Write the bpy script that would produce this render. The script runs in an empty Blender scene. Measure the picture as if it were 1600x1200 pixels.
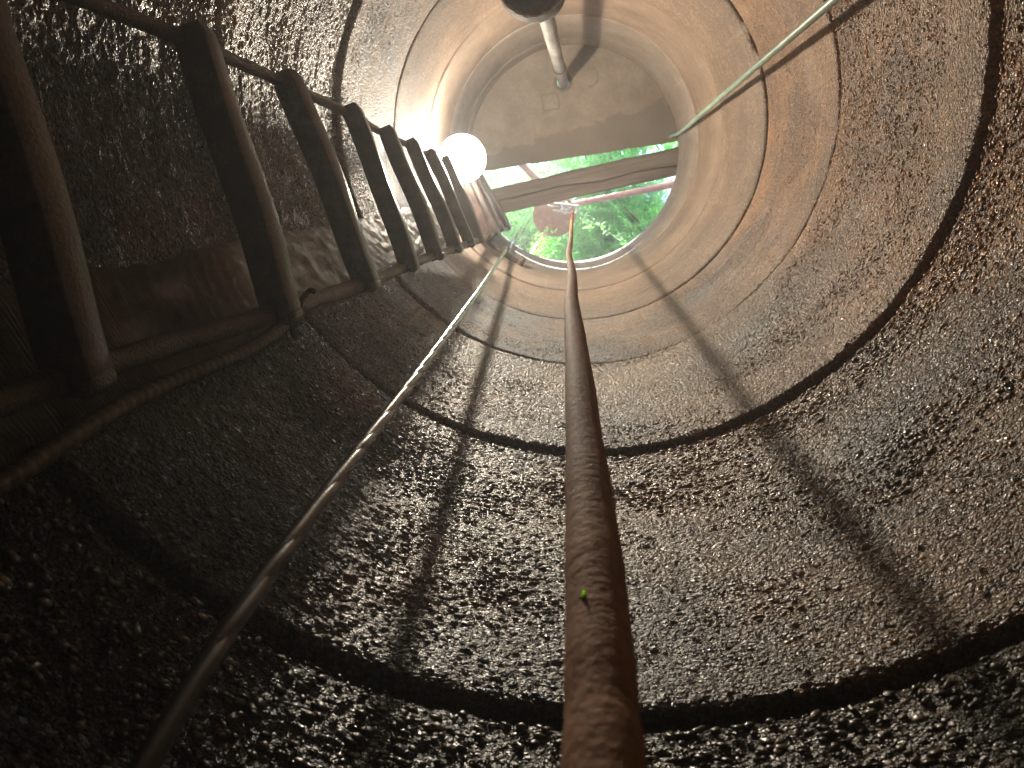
import bpy, math, random
import numpy as np
from mathutils import Vector, Matrix
random.seed(7); rng = np.random.default_rng(11)
C = bpy.context.scene.collection
sc = bpy.context.scene
PI = math.pi
R = 0.5                     # inner radius of the concrete rings, metres
ZC = -3.773                 # camera height below the rim (z = 0 is the top of the ring stack)
CAM = Vector((-0.0372, 0.1102, ZC))

# ---------------------------------------------------------------- camera basis (tilted 15 degrees off the zenith)
F = 1200.0
a = np.array([78.9, -322.1, F]); a /= np.linalg.norm(a)
r = np.array([1., 0, 0]) - a[0]*a; r /= np.linalg.norm(r)
d = np.cross(a, r)
right = Vector((r[0], d[0], a[0])); down = Vector((r[1], d[1], a[1])); fwd = Vector((r[2], d[2], a[2]))

def at(x, y, zr):
    """world point seen towards (x, y) of the photo at zr ring radii above the camera"""
    v = right*((x-800)/F) + down*((y-600)/F) + fwd
    return CAM + v*(zr*R/v.z)

# ---------------------------------------------------------------- mesh helpers
def link(name, verts, faces, mat=None, parent=None, smooth=True):
    me = bpy.data.meshes.new(name)
    me.from_pydata([tuple(v) for v in verts], [], faces)
    me.update()
    if smooth:
        me.polygons.foreach_set('use_smooth', [True]*len(me.polygons))
    o = bpy.data.objects.new(name, me); C.objects.link(o)
    if mat: me.materials.append(mat)
    if parent:
        o.parent = parent
        o.location = -parent.location
    return o

def grid_link(name, V, nu, nv, mat, parent=None, cu=True, cv=False):
    """V: (nv*nu,3) array, u runs fastest"""
    iu = np.arange(nu if cu else nu-1); iv = np.arange(nv if cv else nv-1)
    A, B = np.meshgrid(iu, iv)
    A = A.ravel(); B = B.ravel(); A1 = (A+1) % nu; B1 = (B+1) % nv
    Q = np.stack([B*nu+A, B*nu+A1, B1*nu+A1, B1*nu+A], 1)
    me = bpy.data.meshes.new(name)
    me.vertices.add(len(V)); me.vertices.foreach_set('co', V.astype(np.float32).ravel())
    n = len(Q)
    me.loops.add(n*4); me.loops.foreach_set('vertex_index', Q.astype(np.int32).ravel())
    me.polygons.add(n); me.polygons.foreach_set('loop_start', np.arange(0, n*4, 4, dtype=np.int32))
    me.polygons.foreach_set('use_smooth', np.ones(n, bool))
    me.update(calc_edges=True); me.validate()
    o = bpy.data.objects.new(name, me); C.objects.link(o)
    me.materials.append(mat)
    if parent:
        o.parent = parent; o.location = -parent.location
    return o

def quads(name, V, mat, parent=None, n=4):
    """V: (k*n,3) loose faces of n corners"""
    k = len(V)//n
    me = bpy.data.meshes.new(name)
    me.vertices.add(len(V)); me.vertices.foreach_set('co', V.astype(np.float32).ravel())
    me.loops.add(k*n); me.loops.foreach_set('vertex_index', np.arange(k*n, dtype=np.int32))
    me.polygons.add(k); me.polygons.foreach_set('loop_start', np.arange(0, k*n, n, dtype=np.int32))
    me.update(calc_edges=True); me.validate()
    o = bpy.data.objects.new(name, me); C.objects.link(o)
    me.materials.append(mat)
    if parent:
        o.parent = parent; o.location = -parent.location
    return o

def tag(o, label=None, cat=None, group=None, kind=None):
    if label: o['label'] = label
    if cat: o['category'] = cat
    if group: o['group'] = group
    if kind: o['kind'] = kind
    return o

def thing(name, loc, label, cat, group=None):
    o = bpy.data.objects.new(name, None); C.objects.link(o)
    o.location = loc; o.empty_display_size = .05
    return tag(o, label, cat, group)

def frame(t):
    t = t.normalized()
    up = Vector((0, 0, 1)) if abs(t.z) < .9 else Vector((1, 0, 0))
    u = t.cross(up).normalized(); v = t.cross(u).normalized()
    return u, v

def smooth_path(pts, n):
    P = [Vector(p) for p in pts]
    if len(P) == 2:
        return [P[0].lerp(P[1], i/n) for i in range(n+1)]
    out = []
    for i in range(len(P)-1):
        p0 = P[max(i-1, 0)]; p1 = P[i]; p2 = P[i+1]; p3 = P[min(i+2, len(P)-1)]
        for k in range(n):
            t = k/n
            out.append(.5*((2*p1)+(p2-p0)*t+(2*p0-5*p1+4*p2-p3)*t*t+(3*p1-p0-3*p2+p3)*t**3))
    out.append(P[-1]); return out

def tube_geo(path, rad, seg=12, rough=0.0, sq=None):
    """tube with end caps; rad number or function of 0..1; returns verts, faces"""
    V = []; Fc = []; n = len(path)
    u0 = None
    for i, p in enumerate(path):
        t = (path[min(i+1, n-1)] - path[max(i-1, 0)]).normalized()
        if u0 is None: u0, _ = frame(t)
        u0 = (u0 - t*u0.dot(t)).normalized(); v0 = t.cross(u0)
        rr = rad(i/(n-1)) if callable(rad) else rad
        for k in range(seg):
            an = 2*PI*k/seg
            q = rr*(1+random.uniform(-rough, rough))
            V.append(p + u0*math.cos(an)*q + v0*math.sin(an)*q*(sq or 1))
    for i in range(n-1):
        for k in range(seg):
            k1 = (k+1) % seg
            Fc.append((i*seg+k, i*seg+k1, (i+1)*seg+k1, (i+1)*seg+k))
    Fc.append(tuple(range(seg))[::-1]); Fc.append(tuple(range((n-1)*seg, n*seg)))
    return V, Fc

def join(*geos):
    V = []; Fc = []
    for v, f in geos:
        b = len(V); V += list(v); Fc += [tuple(i+b for i in q) for q in f]
    return V, Fc

def tube(name, path, rad, mat, parent=None, seg=12, rough=0, sq=None):
    return link(name, *tube_geo(path, rad, seg, rough, sq), mat, parent)

def box_geo(c, ax, ay, az, hx, hy, hz, bev=0.0):
    """bevelled box from centre, axes, half sizes"""
    prof = []
    b = min(bev, hx*.9, hy*.9)
    if b > 0:
        for (sx, sy, a0) in ((1, 1, 0), (-1, 1, 90), (-1, -1, 180), (1, -1, 270)):
            for k in range(4):
                an = math.radians(a0+k*30)
                prof.append((sx*(hx-b)+b*math.cos(an), sy*(hy-b)+b*math.sin(an)))
    else:
        prof = [(hx, hy), (-hx, hy), (-hx, -hy), (hx, -hy)]
    m = len(prof); V = []; Fc = []
    lv = [(-hz, .0), (hz, .0)] if b == 0 else [(-hz, b*.6), (-hz+b*.6, 0), (hz-b*.6, 0), (hz, b*.6)]
    for z, ins in lv:
        for x, y in prof:
            kx = (hx-ins)/hx; ky = (hy-ins)/hy
            V.append(c + ax*x*kx + ay*y*ky + az*z)
    for i in range(len(lv)-1):
        for k in range(m):
            k1 = (k+1) % m
            Fc.append((i*m+k, i*m+k1, (i+1)*m+k1, (i+1)*m+k))
    Fc.append(tuple(range(m))[::-1]); Fc.append(tuple(range((len(lv)-1)*m, len(lv)*m)))
    return V, Fc

# ---------------------------------------------------------------- periodic value noise
def vnoise(th, z, nth, cz, seed):
    """th in 0..1 periodic with nth cells, z in metres with cell cz"""
    g = np.random.default_rng(seed); nz = 256
    G = g.random((nz, nth))*2-1
    x = th*nth; y = z/cz + 1000*nz
    x0 = np.floor(x).astype(int); y0 = np.floor(y).astype(int)
    fx = x-x0; fy = y-y0
    fx = fx*fx*(3-2*fx); fy = fy*fy*(3-2*fy)
    xa = x0 % nth; xb = (x0+1) % nth; ya = y0 % nz; yb = (y0+1) % nz
    return (G[ya, xa]*(1-fx)+G[ya, xb]*fx)*(1-fy)+(G[yb, xa]*(1-fx)+G[yb, xb]*fx)*fy

# ---------------------------------------------------------------- materials
class NT:
    def __init__(s, name):
        s.m = bpy.data.materials.new(name); s.m.use_nodes = True
        s.t = s.m.node_tree; s.n = s.t.nodes; s.l = s.t.links
        s.b = s.n['Principled BSDF']; s.tc = s.n.new('ShaderNodeTexCoord').outputs['Object']
    def mapped(s, scale):
        mp = s.n.new('ShaderNodeMapping'); mp.inputs['Scale'].default_value = scale
        s.l.new(s.tc, mp.inputs[0]); return mp.outputs[0]
    def noise(s, scale, detail=4, rough=.6, vec=None, dist=0):
        x = s.n.new('ShaderNodeTexNoise'); x.inputs['Scale'].default_value = scale
        x.inputs['Detail'].default_value = detail; x.inputs['Roughness'].default_value = rough
        x.inputs['Distortion'].default_value = dist
        s.l.new(vec or s.tc, x.inputs['Vector']); return x.outputs['Fac']
    def voro(s, scale, vec=None, feature='F1', smooth=None):
        x = s.n.new('ShaderNodeTexVoronoi'); x.feature = feature; x.inputs['Scale'].default_value = scale
        s.l.new(vec or s.tc, x.inputs['Vector']); return x
    def ramp(s, fac, stops):
        x = s.n.new('ShaderNodeValToRGB'); e = x.color_ramp.elements
        while len(e) < len(stops): e.new(.5)
        for k, (p, c) in enumerate(stops):
            e[k].position = p; e[k].color = (*c, 1) if len(c) == 3 else c
        s.l.new(fac, x.inputs[0]); return x.outputs[0]
    def mix(s, fac, A, B, mode='MIX'):
        x = s.n.new('ShaderNodeMix'); x.data_type = 'RGBA'; x.blend_type = mode
        for i, v in ((0, fac), (6, A), (7, B)):
            if isinstance(v, (int, float)): x.inputs[i].default_value = v
            elif isinstance(v, tuple): x.inputs[i].default_value = (*v, 1)
            else: s.l.new(v, x.inputs[i])
        return x.outputs[2]
    def math(s, op, A, B=0.0, clamp=False):
        x = s.n.new('ShaderNodeMath'); x.operation = op; x.use_clamp = clamp
        for i, v in enumerate((A, B)):
            if isinstance(v, (int, float)): x.inputs[i].default_value = v
            else: s.l.new(v, x.inputs[i])
        return x.outputs[0]
    def bump(s, h, strength, dist, prev=None):
        x = s.n.new('ShaderNodeBump'); x.inputs['Strength'].default_value = strength
        x.inputs['Distance'].default_value = dist
        s.l.new(h, x.inputs['Height'])
        if prev: s.l.new(prev, x.inputs['Normal'])
        return x.outputs[0]
    def set(s, **k):
        for n_, v in k.items():
            i = s.b.inputs[n_.replace('_', ' ')]
            if isinstance(v, (int, float)): i.default_value = v
            elif isinstance(v, tuple): i.default_value = (*v, 1)
            else: s.l.new(v, i)
        return s.m

def wall_mat(name, dark, mid, light, grit, gdist, rough, speck=.0, moss=0.0, streak=.5, pits=0.0):
    t = NT(name)
    sep = t.n.new('ShaderNodeSeparateXYZ'); t.l.new(t.tc, sep.inputs[0])
    big = t.noise(5, 5, .65, dist=.4)
    med = t.noise(34, 4, .65)
    st = t.noise(1, 4, .6, vec=t.mapped((4, 4, 60)))
    vs = t.mapped((grit, grit, grit*1.15))
    # jitter the grain so that it does not read as regular cells
    nz = t.n.new('ShaderNodeTexNoise'); nz.inputs['Scale'].default_value = grit*.6; nz.inputs['Detail'].default_value = 2
    t.l.new(t.tc, nz.inputs['Vector'])
    vm = t.n.new('ShaderNodeVectorMath'); vm.operation = 'MULTIPLY_ADD'
    t.l.new(nz.outputs['Color'], vm.inputs[0]); vm.inputs[1].default_value = (.7, .7, .7); t.l.new(vs, vm.inputs[2])
    vo = t.voro(1, vm.outputs[0]); vo2 = t.voro(2.6, vm.outputs[0])
    fine = t.noise(grit*1.7, 3, .7)
    f = t.math('ADD', t.math('MULTIPLY', big, .55), t.math('ADD', t.math('MULTIPLY', med, .25), t.math('MULTIPLY', st, .2*streak)))
    f = t.math('ADD', f, .1*(1-streak))
    base = t.ramp(f, [(.38, dark), (.5, mid), (.64, light)])
    cell = t.n.new('ShaderNodeSeparateColor'); t.l.new(vo.outputs['Color'], cell.inputs[0])
    tint = t.ramp(cell.outputs[0], [(0, (.45, .42, .4)), (.35, (.8, .76, .72)), (.7, (1.15, 1.05, .95)), (1, (1.6, 1.45, 1.3))])
    g_amt = .75 if speck > 0 else .22
    col = t.mix(g_amt, base, t.mix(1.0, base, tint, 'MULTIPLY'))
    if speck:
        sp = t.math('GREATER_THAN', cell.outputs[1], 1-speck)
        col = t.mix(t.math('MULTIPLY', sp, .7), col, (.5, .46, .42))
        rd = t.math('LESS_THAN', cell.outputs[2], .10)
        col = t.mix(t.math('MULTIPLY', rd, .6), col, (.16, .06, .03))
    if moss:
        ms = t.ramp(t.noise(3.2, 5, .7), [(.47, (0, 0, 0)), (.62, (1, 1, 1))])
        col = t.mix(t.math('MULTIPLY', ms, moss), col, (.055, .06, .018))
    if pits:
        pt = t.ramp(t.noise(26, 3, .5), [(.66, (0, 0, 0)), (.72, (1, 1, 1))])
        col = t.mix(t.math('MULTIPLY', pt, pits), col, dark)
    light_tint = t.ramp(t.math('ADD', t.math('MULTIPLY', t.math('SUBTRACT', t.math('MULTIPLY', sep.outputs[0], .82), t.math('MULTIPLY', sep.outputs[1], .57)), .55), t.noise(4.5, 4, .6)), [(.24, (.44, .84, 1.62)), (.44, (1.0, .98, .97)), (.70, (1.36, .97, .54))])  # blue skylight painted in on the left, warm light and stain right
    col = t.mix(1.0 if speck >= .03 else .15, col, t.mix(1.0, col, light_tint, 'MULTIPLY'))
    run = t.noise(1, 5, .65, vec=t.mapped((22, 22, 1.1)), dist=.25)
    col = t.mix(t.ramp(run, [(.54, (0, 0, 0)), (.68, (.32,)*3)]), col, dark)
    col = t.mix(t.ramp(run, [(.30, (.28,)*3), (.40, (0, 0, 0))]), col, tuple(min(1, c*1.5) for c in light))
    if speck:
        gap_shade = t.ramp(vo.outputs['Distance'], [(.30, (0, 0, 0)), (.62, (1, 1, 1))])  # crevice shade between the grains painted into the colour
        col = t.mix(t.math('MULTIPLY', gap_shade, .5), col, dark)
    peb = t.math('SUBTRACT', 1.0, vo.outputs['Distance'])
    peb2 = t.math('SUBTRACT', 1.0, vo2.outputs['Distance'])
    h = t.math('ADD', t.math('MULTIPLY', peb, 1.0), t.math('ADD', t.math('MULTIPLY', peb2, .5), t.math('MULTIPLY', fine, .5)))
    patch = t.ramp(t.noise(7, 4, .6), [(.40, (.6,)*3), (.55, (1, 1, 1))])
    h = t.math('MULTIPLY', h, patch)
    n1 = t.bump(t.math('ADD', med, t.math('MULTIPLY', st, .6*streak)), .8, .004)
    n2 = t.bump(h, 1.0, gdist, n1)
    rg = t.ramp(fine, [(.3, (rough-.12,)*3), (.7, (min(rough+.18, 1),)*3)])
    return t.set(Base_Color=col, Roughness=rg, Normal=n2, Specular_IOR_Level=.42)

M = {}
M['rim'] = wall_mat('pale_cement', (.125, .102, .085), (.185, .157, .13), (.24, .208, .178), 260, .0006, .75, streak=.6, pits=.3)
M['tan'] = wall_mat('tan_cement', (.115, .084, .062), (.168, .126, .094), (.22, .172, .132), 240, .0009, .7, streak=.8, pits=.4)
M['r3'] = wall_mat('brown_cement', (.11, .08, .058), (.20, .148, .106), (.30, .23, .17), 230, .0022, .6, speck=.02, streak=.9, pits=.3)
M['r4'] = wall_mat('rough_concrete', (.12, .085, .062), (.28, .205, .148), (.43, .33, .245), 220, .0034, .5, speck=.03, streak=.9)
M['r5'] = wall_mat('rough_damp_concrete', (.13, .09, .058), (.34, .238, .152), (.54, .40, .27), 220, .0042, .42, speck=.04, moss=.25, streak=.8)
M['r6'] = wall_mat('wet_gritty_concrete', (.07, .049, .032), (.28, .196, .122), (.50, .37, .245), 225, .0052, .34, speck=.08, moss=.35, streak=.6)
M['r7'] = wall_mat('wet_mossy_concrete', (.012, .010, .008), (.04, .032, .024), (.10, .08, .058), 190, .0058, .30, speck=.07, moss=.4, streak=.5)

def rusty(name, c1, c2, c3, rough=.7, metal=0.0, scale=18, bump=.002, stretch=(1, 1, .35)):
    t = NT(name)
    n = t.noise(scale, 6, .7, vec=t.mapped(stretch)); f = t.noise(scale*12, 3, .6)
    col = t.ramp(t.math('ADD', t.math('MULTIPLY', n, .75), t.math('MULTIPLY', f, .25)), [(.36, c1), (.5, c2), (.64, c3)])
    return t.set(Base_Color=col, Roughness=rough, Metallic=metal, Normal=t.bump(t.math('ADD', n, f), .7, bump))
M['ladder'] = rusty('rusty_painted_steel', (.018, .013, .012), (.044, .029, .025), (.10, .066, .054), .34, .15, 24, .0008)
M['rail'] = rusty('wet_rusty_bar', (.028, .02, .016), (.07, .045, .033), (.17, .13, .10), .36, .2, 30, .003)
M['rustpole'] = rusty('flaking_rust', (.09, .04, .022), (.36, .15, .06), (.54, .28, .13), .8, 0, 14, .0014, (1, 1, .12))
M['wood'] = None
M['pvc'] = rusty('mineral_crusted_pvc', (.10, .09, .078), (.20, .19, .175), (.32, .31, .295), .5, 0, 30, .003)
M['crust'] = rusty('dark_crusted_iron', (.02, .015, .012), (.045, .033, .025), (.09, .065, .045), .8, 0, 30, .006, (1, 1, 1))
M['limescale'] = rusty('limescale', (.4, .37, .3), (.6, .57, .5), (.7, .68, .62), .7, 0, 60, .004, (1, 1, 1))
M['redpole'] = rusty('weathered_red_paint', (.20, .09, .065), (.32, .15, .115), (.42, .25, .20), .6, 0, 20, .001)
M['plate'] = rusty('orange_primer_steel', (.20, .115, .08), (.28, .17, .12), (.36, .24, .18), .6, 0, 14, .001)
M['steel'] = rusty('galvanised_steel', (.35, .36, .36), (.55, .56, .56), (.7, .7, .7), .32, .8, 30, .0006)
M['hose'] = rusty('pale_green_hose', (.13, .20, .15), (.22, .32, .25), (.34, .43, .36), .4, 0, 26, .0006)
M['bluecord'] = rusty('pale_blue_cord', (.2, .35, .42), (.3, .48, .56), (.4, .6, .66), .5, 0, 26, .0006)
M['bracket'] = rusty('brown_painted_steel', (.03, .018, .013), (.05, .03, .022), (.08, .05, .038), .6, .1, 30, .001)

t = NT('stranded_cable')
n = t.noise(20, 4, .6)
M['cable'] = t.set(Base_Color=t.ramp(n, [(.35, (.012, .011, .010)), (.6, (.03, .027, .025)), (.75, (.07, .065, .06))]), Roughness=.26, Metallic=.1,
                   Normal=t.bump(t.noise(260, 2, .5), .3, .0008), Coat_Weight=.45, Coat_Roughness=.12)

t = NT('weathered_timber')
w = t.noise(1, 6, .65, vec=t.mapped((3, 60, 60)), dist=.3)
w2 = t.noise(1, 3, .5, vec=t.mapped((2, 22, 22)), dist=.6)
crack = t.ramp(w2, [(.485, (1, 1, 1)), (.497, (0, 0, 0)), (.503, (0, 0, 0)), (.515, (1, 1, 1))])
col = t.ramp(w, [(.3, (.05, .04, .034)), (.5, (.095, .076, .063)), (.7, (.15, .125, .105))])
M['wood'] = t.set(Base_Color=col, Roughness=.75, Normal=t.bump(w, .6, .002, t.bump(crack, .25, .004)))

# slab underside: cast concrete with a darker ragged band along the free edge, a stain round the pipe and a square shutter mark
slabmat = NT('slab_concrete')
M['slab'] = None

def ribbed_mat():
    t = NT('ribbed_mortar')
    n = t.noise(9, 5, .65); f = t.noise(180, 3, .6)
    col = t.ramp(t.math('ADD', t.math('MULTIPLY', n, .7), t.math('MULTIPLY', f, .3)), [(.38, (.08, .066, .05)), (.52, (.17, .145, .112)), (.66, (.25, .215, .17))])
    return t.set(Base_Color=col, Roughness=.5, Normal=t.bump(f, .6, .0015))
M['ribbed'] = ribbed_mat()
t = NT('mortar_strip')
n = t.noise(7, 5, .6); f = t.noise(120, 3, .6)
fac = t.math('ADD', t.math('MULTIPLY', n, .7), t.math('MULTIPLY', f, .3))
sz_ = t.n.new('ShaderNodeSeparateXYZ'); t.l.new(t.tc, sz_.inputs[0])
up_ = t.ramp(t.math('ADD', t.math('MULTIPLY', t.math('ADD', sz_.outputs[2], 4.05), .8), t.math('MULTIPLY', t.noise(9, 4, .6), .5)), [(1.0-.12, (0, 0, 0)), (1.0, (1, 1, 1))])
upper_ = t.ramp(fac, [(.38, (.11, .10, .092)), (.52, (.20, .185, .17)), (.66, (.28, .26, .24))])
lower_ = t.ramp(fac, [(.38, (.050, .048, .045)), (.52, (.11, .106, .098)), (.66, (.18, .172, .158))])
M['mortar'] = t.set(Base_Color=t.mix(up_, lower_, upper_), Roughness=.5, Normal=t.bump(t.math('ADD', t.math('MULTIPLY', f, .5), t.noise(30, 4, .6)), .6, .002))

def leaf_mat(name, c1, c2, c3, rough=.45):
    t = NT(name)
    n = t.noise(3.0, 3, .6); f = t.noise(40, 2, .5)
    col = t.ramp(t.math('ADD', t.math('MULTIPLY', n, .6), t.math('MULTIPLY', f, .4)), [(.38, c1), (.5, c2), (.62, c3)])
    out = t.n['Material Output']
    tr = t.n.new('ShaderNodeBsdfTranslucent'); t.l.new(t.mix(1.0, col, (1.6, 2.2, 1.0), 'MULTIPLY'), tr.inputs[0])
    mx = t.n.new('ShaderNodeMixShader'); mx.inputs[0].default_value = .5
    t.set(Base_Color=col, Roughness=rough)
    t.l.new(t.b.outputs[0], mx.inputs[1]); t.l.new(tr.outputs[0], mx.inputs[2]); t.l.new(mx.outputs[0], out.inputs[0])
    return t.m
M['leafA'] = leaf_mat('feathery_foliage', (.13, .27, .14), (.18, .36, .19), (.26, .45, .25))
M['leafB'] = leaf_mat('light_green_foliage', (.09, .22, .07), (.15, .33, .10), (.21, .42, .14))
M['leafC'] = leaf_mat('glossy_pale_leaves', (.12, .22, .12), (.20, .32, .18), (.32, .42, .28), .28)
M['leafY'] = leaf_mat('yellow_green_leaf', (.45, .55, .25), (.55, .65, .3), (.65, .75, .4))
M['bark'] = rusty('bark', (.06, .045, .03), (.13, .10, .07), (.22, .17, .12), .85, 0, 30, .006)
M['soil'] = rusty('soil', (.06, .045, .03), (.12, .09, .06), (.2, .16, .11), .9, 0, 3, .03, (1, 1, 1))

# ---------------------------------------------------------------- the well: stacked concrete rings
JZ = [7.5465, 6.525, 5.532, 4.370, 3.262, 2.139, 0.985, -0.15, -1.25]      # joints, in radii above the camera
W = lambda zr: ZC + zr*R
# groove half height, groove depth at each joint, metres
GR = [(.004, .004), (.003, .011), (.005, .016), (.006, .019), (.010, .026), (.008, .022), (.008, .020), (.012, .026), (.01, .02)]
SH = [(0, 0), (.002, -.002), (-.001, .002), (.003, .001), (-.002, -.003), (.002, .002), (-.003, .001), (.002, 0)]
RM = ['rim', 'tan', 'r3', 'r4', 'r5', 'r6', 'r7', 'r7']
RES = [(360, 60), (360, 70), (520, 90), (640, 120), (900, 170), (1300, 230), (1400, 240), (500, 80)]
AMP = [.0006, .0009, .0012, .0015, .0015, .0016, .0020, .0024]
RL = ['pale smooth top concrete ring forming the rim under the slab',
      'orange tan smooth concrete ring just under the pale rim ring, holding the brown bracket',
      'light brown concrete ring with fine grit below the orange tan ring',
      'grey brown striated concrete ring between the fine brown ring and the damp coarse ring',
      'damp coarse concrete ring above the first wide dark joint',
      'wet dark pebbly concrete ring between the two widest dark joints',
      'near black wet mossy concrete ring under the lowest wide dark joint, closest to the viewer',
      'mossy concrete ring at the waterline under the viewer']
def make_ring(i):
    zt, zb = W(JZ[i]), W(JZ[i+1])
    nu, nv = RES[i]
    gt, dt = GR[i]; gb, db = GR[i+1]
    th = np.arange(nu)/nu
    # profile rows bottom -> top: outer-bottom, joint face, groove back, groove lip, wall..., lip, groove back, top, outer-top
    zin = np.linspace(zb+gb, zt-gt, nv)
    rows = []
    e = .0004
    TH = th[None, :]
    def ring_row(z, rad):
        x = np.cos(2*PI*th)*rad+SH[i][0]; y = np.sin(2*PI*th)*rad+SH[i][1]
        return np.stack([x, y, np.broadcast_to(z, th.shape)], 1)
    lipb = zb+gb + gb*.15*vnoise(th, 0*th+.1, 60, .1, 50+i) + gb*.13*vnoise(th, 0*th+.1, 220, .1, 60+i) + gb*.5*vnoise(th, 0*th+.1, 11, .1, 55+i)
    lipt = zt-gt + gt*.15*vnoise(th, 0*th+.1, 60, .1, 70+i) + gt*.13*vnoise(th, 0*th+.1, 220, .1, 80+i) + gt*.5*vnoise(th, 0*th+.1, 9, .1, 75+i)
    rows.append(ring_row(zb+e, R+.08))
    rows.append(ring_row(zb+e, R+db))
    dbm = db*np.clip(.72+.5*vnoise(th, 0*th+.1, 23, .1, 90+i)+.35*vnoise(th, 0*th+.1, 80, .1, 95+i), .22, 1)
    rows.append(ring_row(lipb-gb*.1, R+dbm))
    A = AMP[i]
    for k in range(nv):
        f = k/(nv-1)
        z = lipb*(1-f)+lipt*f
        disp = A*1.3*vnoise(th, z, 14, .12, 1+i) + A*.5*vnoise(th, z, 60, .05, 11+i)+A*.35*vnoise(th, z, 40, .012, 21+i)
        if i >= 3:
            disp = disp + A*.2*vnoise(th, z, 260, .012, 31+i)
        if i >= 4:
            p = vnoise(th, z, 560, .0055, 41+i)
            disp = disp + A*.85*np.abs(p) + A*.5*vnoise(th, z, 700, .0045, 43+i)
        # rounded lips
        ez = min(k, nv-1-k)*((zt-zb)/nv)
        disp = disp + .006*math.exp(-ez/.004)*(1 if i > 1 else .35)
        rad = R + disp
        x = np.cos(2*PI*th)*rad+SH[i][0]; y = np.sin(2*PI*th)*rad+SH[i][1]
        rows.append(np.stack([x, y, z], 1))
    dtm = dt*np.clip(.75+.5*vnoise(th, 0*th+.1, 19, .1, 190+i)+.35*vnoise(th, 0*th+.1, 70, .1, 195+i), .22, 1)
    rows.append(ring_row(lipt+gt*.1, R+dtm))
    rows.append(ring_row(zt-e, R+dt))
    rows.append(ring_row(zt-e, R+.08))
    V = np.concatenate(rows)
    V[:, 2] -= zb
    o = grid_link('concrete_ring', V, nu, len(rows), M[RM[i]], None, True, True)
    # grid is closed in v: the last row joins the first (outer skin)
    o.location = (0, 0, zb)
    tag(o, RL[i], 'concrete ring', 'concrete rings lining the well')
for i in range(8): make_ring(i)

# exposed gravel grains standing proud of the lower rings (part of each ring)
t = NT('exposed_gravel')
geo_n = t.n.new('ShaderNodeNewGeometry'); ri = geo_n.outputs['Random Per Island']
gc = t.ramp(ri, [(0, (.05, .04, .03)), (.25, (.22, .15, .095)), (.5, (.39, .272, .17)), (.72, (.30, .24, .18)), (.86, (.54, .40, .27)), (.94, (.16, .07, .04)), (.985, (.50, .47, .42))])
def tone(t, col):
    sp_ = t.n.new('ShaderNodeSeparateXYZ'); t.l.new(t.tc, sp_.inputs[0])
    light_tint = t.ramp(t.math('ADD', t.math('MULTIPLY', t.math('SUBTRACT', t.math('MULTIPLY', sp_.outputs[0], .82), t.math('MULTIPLY', sp_.outputs[1], .57)), .55), t.noise(4.5, 4, .6)), [(.24, (.44, .84, 1.62)), (.44, (1.0, .98, .97)), (.70, (1.36, .97, .54))])  # grains get the painted light too: skylight blue left, warm brown right
    return t.mix(1.0, col, light_tint, 'MULTIPLY')
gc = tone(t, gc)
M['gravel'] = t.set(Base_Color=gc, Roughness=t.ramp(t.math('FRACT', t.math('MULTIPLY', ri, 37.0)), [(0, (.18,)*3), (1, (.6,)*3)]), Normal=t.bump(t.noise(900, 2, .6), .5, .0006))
t = NT('exposed_gravel_mossy')
geo_n = t.n.new('ShaderNodeNewGeometry'); ri = geo_n.outputs['Random Per Island']
gc = t.ramp(ri, [(0, (.012, .010, .008)), (.4, (.05, .04, .028)), (.7, (.085, .07, .04)), (.93, (.15, .12, .08)), (.99, (.40, .37, .32))])
M['gravel_dark'] = t.set(Base_Color=gc, Roughness=.3, Normal=t.bump(t.noise(900, 2, .6), .5, .0006))
_p = (1+5**.5)/2
ICO = np.array([(-1, _p, 0), (1, _p, 0), (-1, -_p, 0), (1, -_p, 0), (0, -1, _p), (0, 1, _p), (0, -1, -_p), (0, 1, -_p), (_p, 0, -1), (_p, 0, 1), (-_p, 0, -1), (-_p, 0, 1)], float)
ICO /= np.linalg.norm(ICO[0])
ICF = np.array([(0, 11, 5), (0, 5, 1), (0, 1, 7), (0, 7, 10), (0, 10, 11), (1, 5, 9), (5, 11, 4), (11, 10, 2), (10, 7, 6), (7, 1, 8), (3, 9, 4), (3, 4, 2), (3, 2, 6), (3, 6, 8), (3, 8, 9), (4, 9, 5), (2, 4, 11), (6, 2, 10), (8, 6, 7), (9, 8, 1)])
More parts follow.
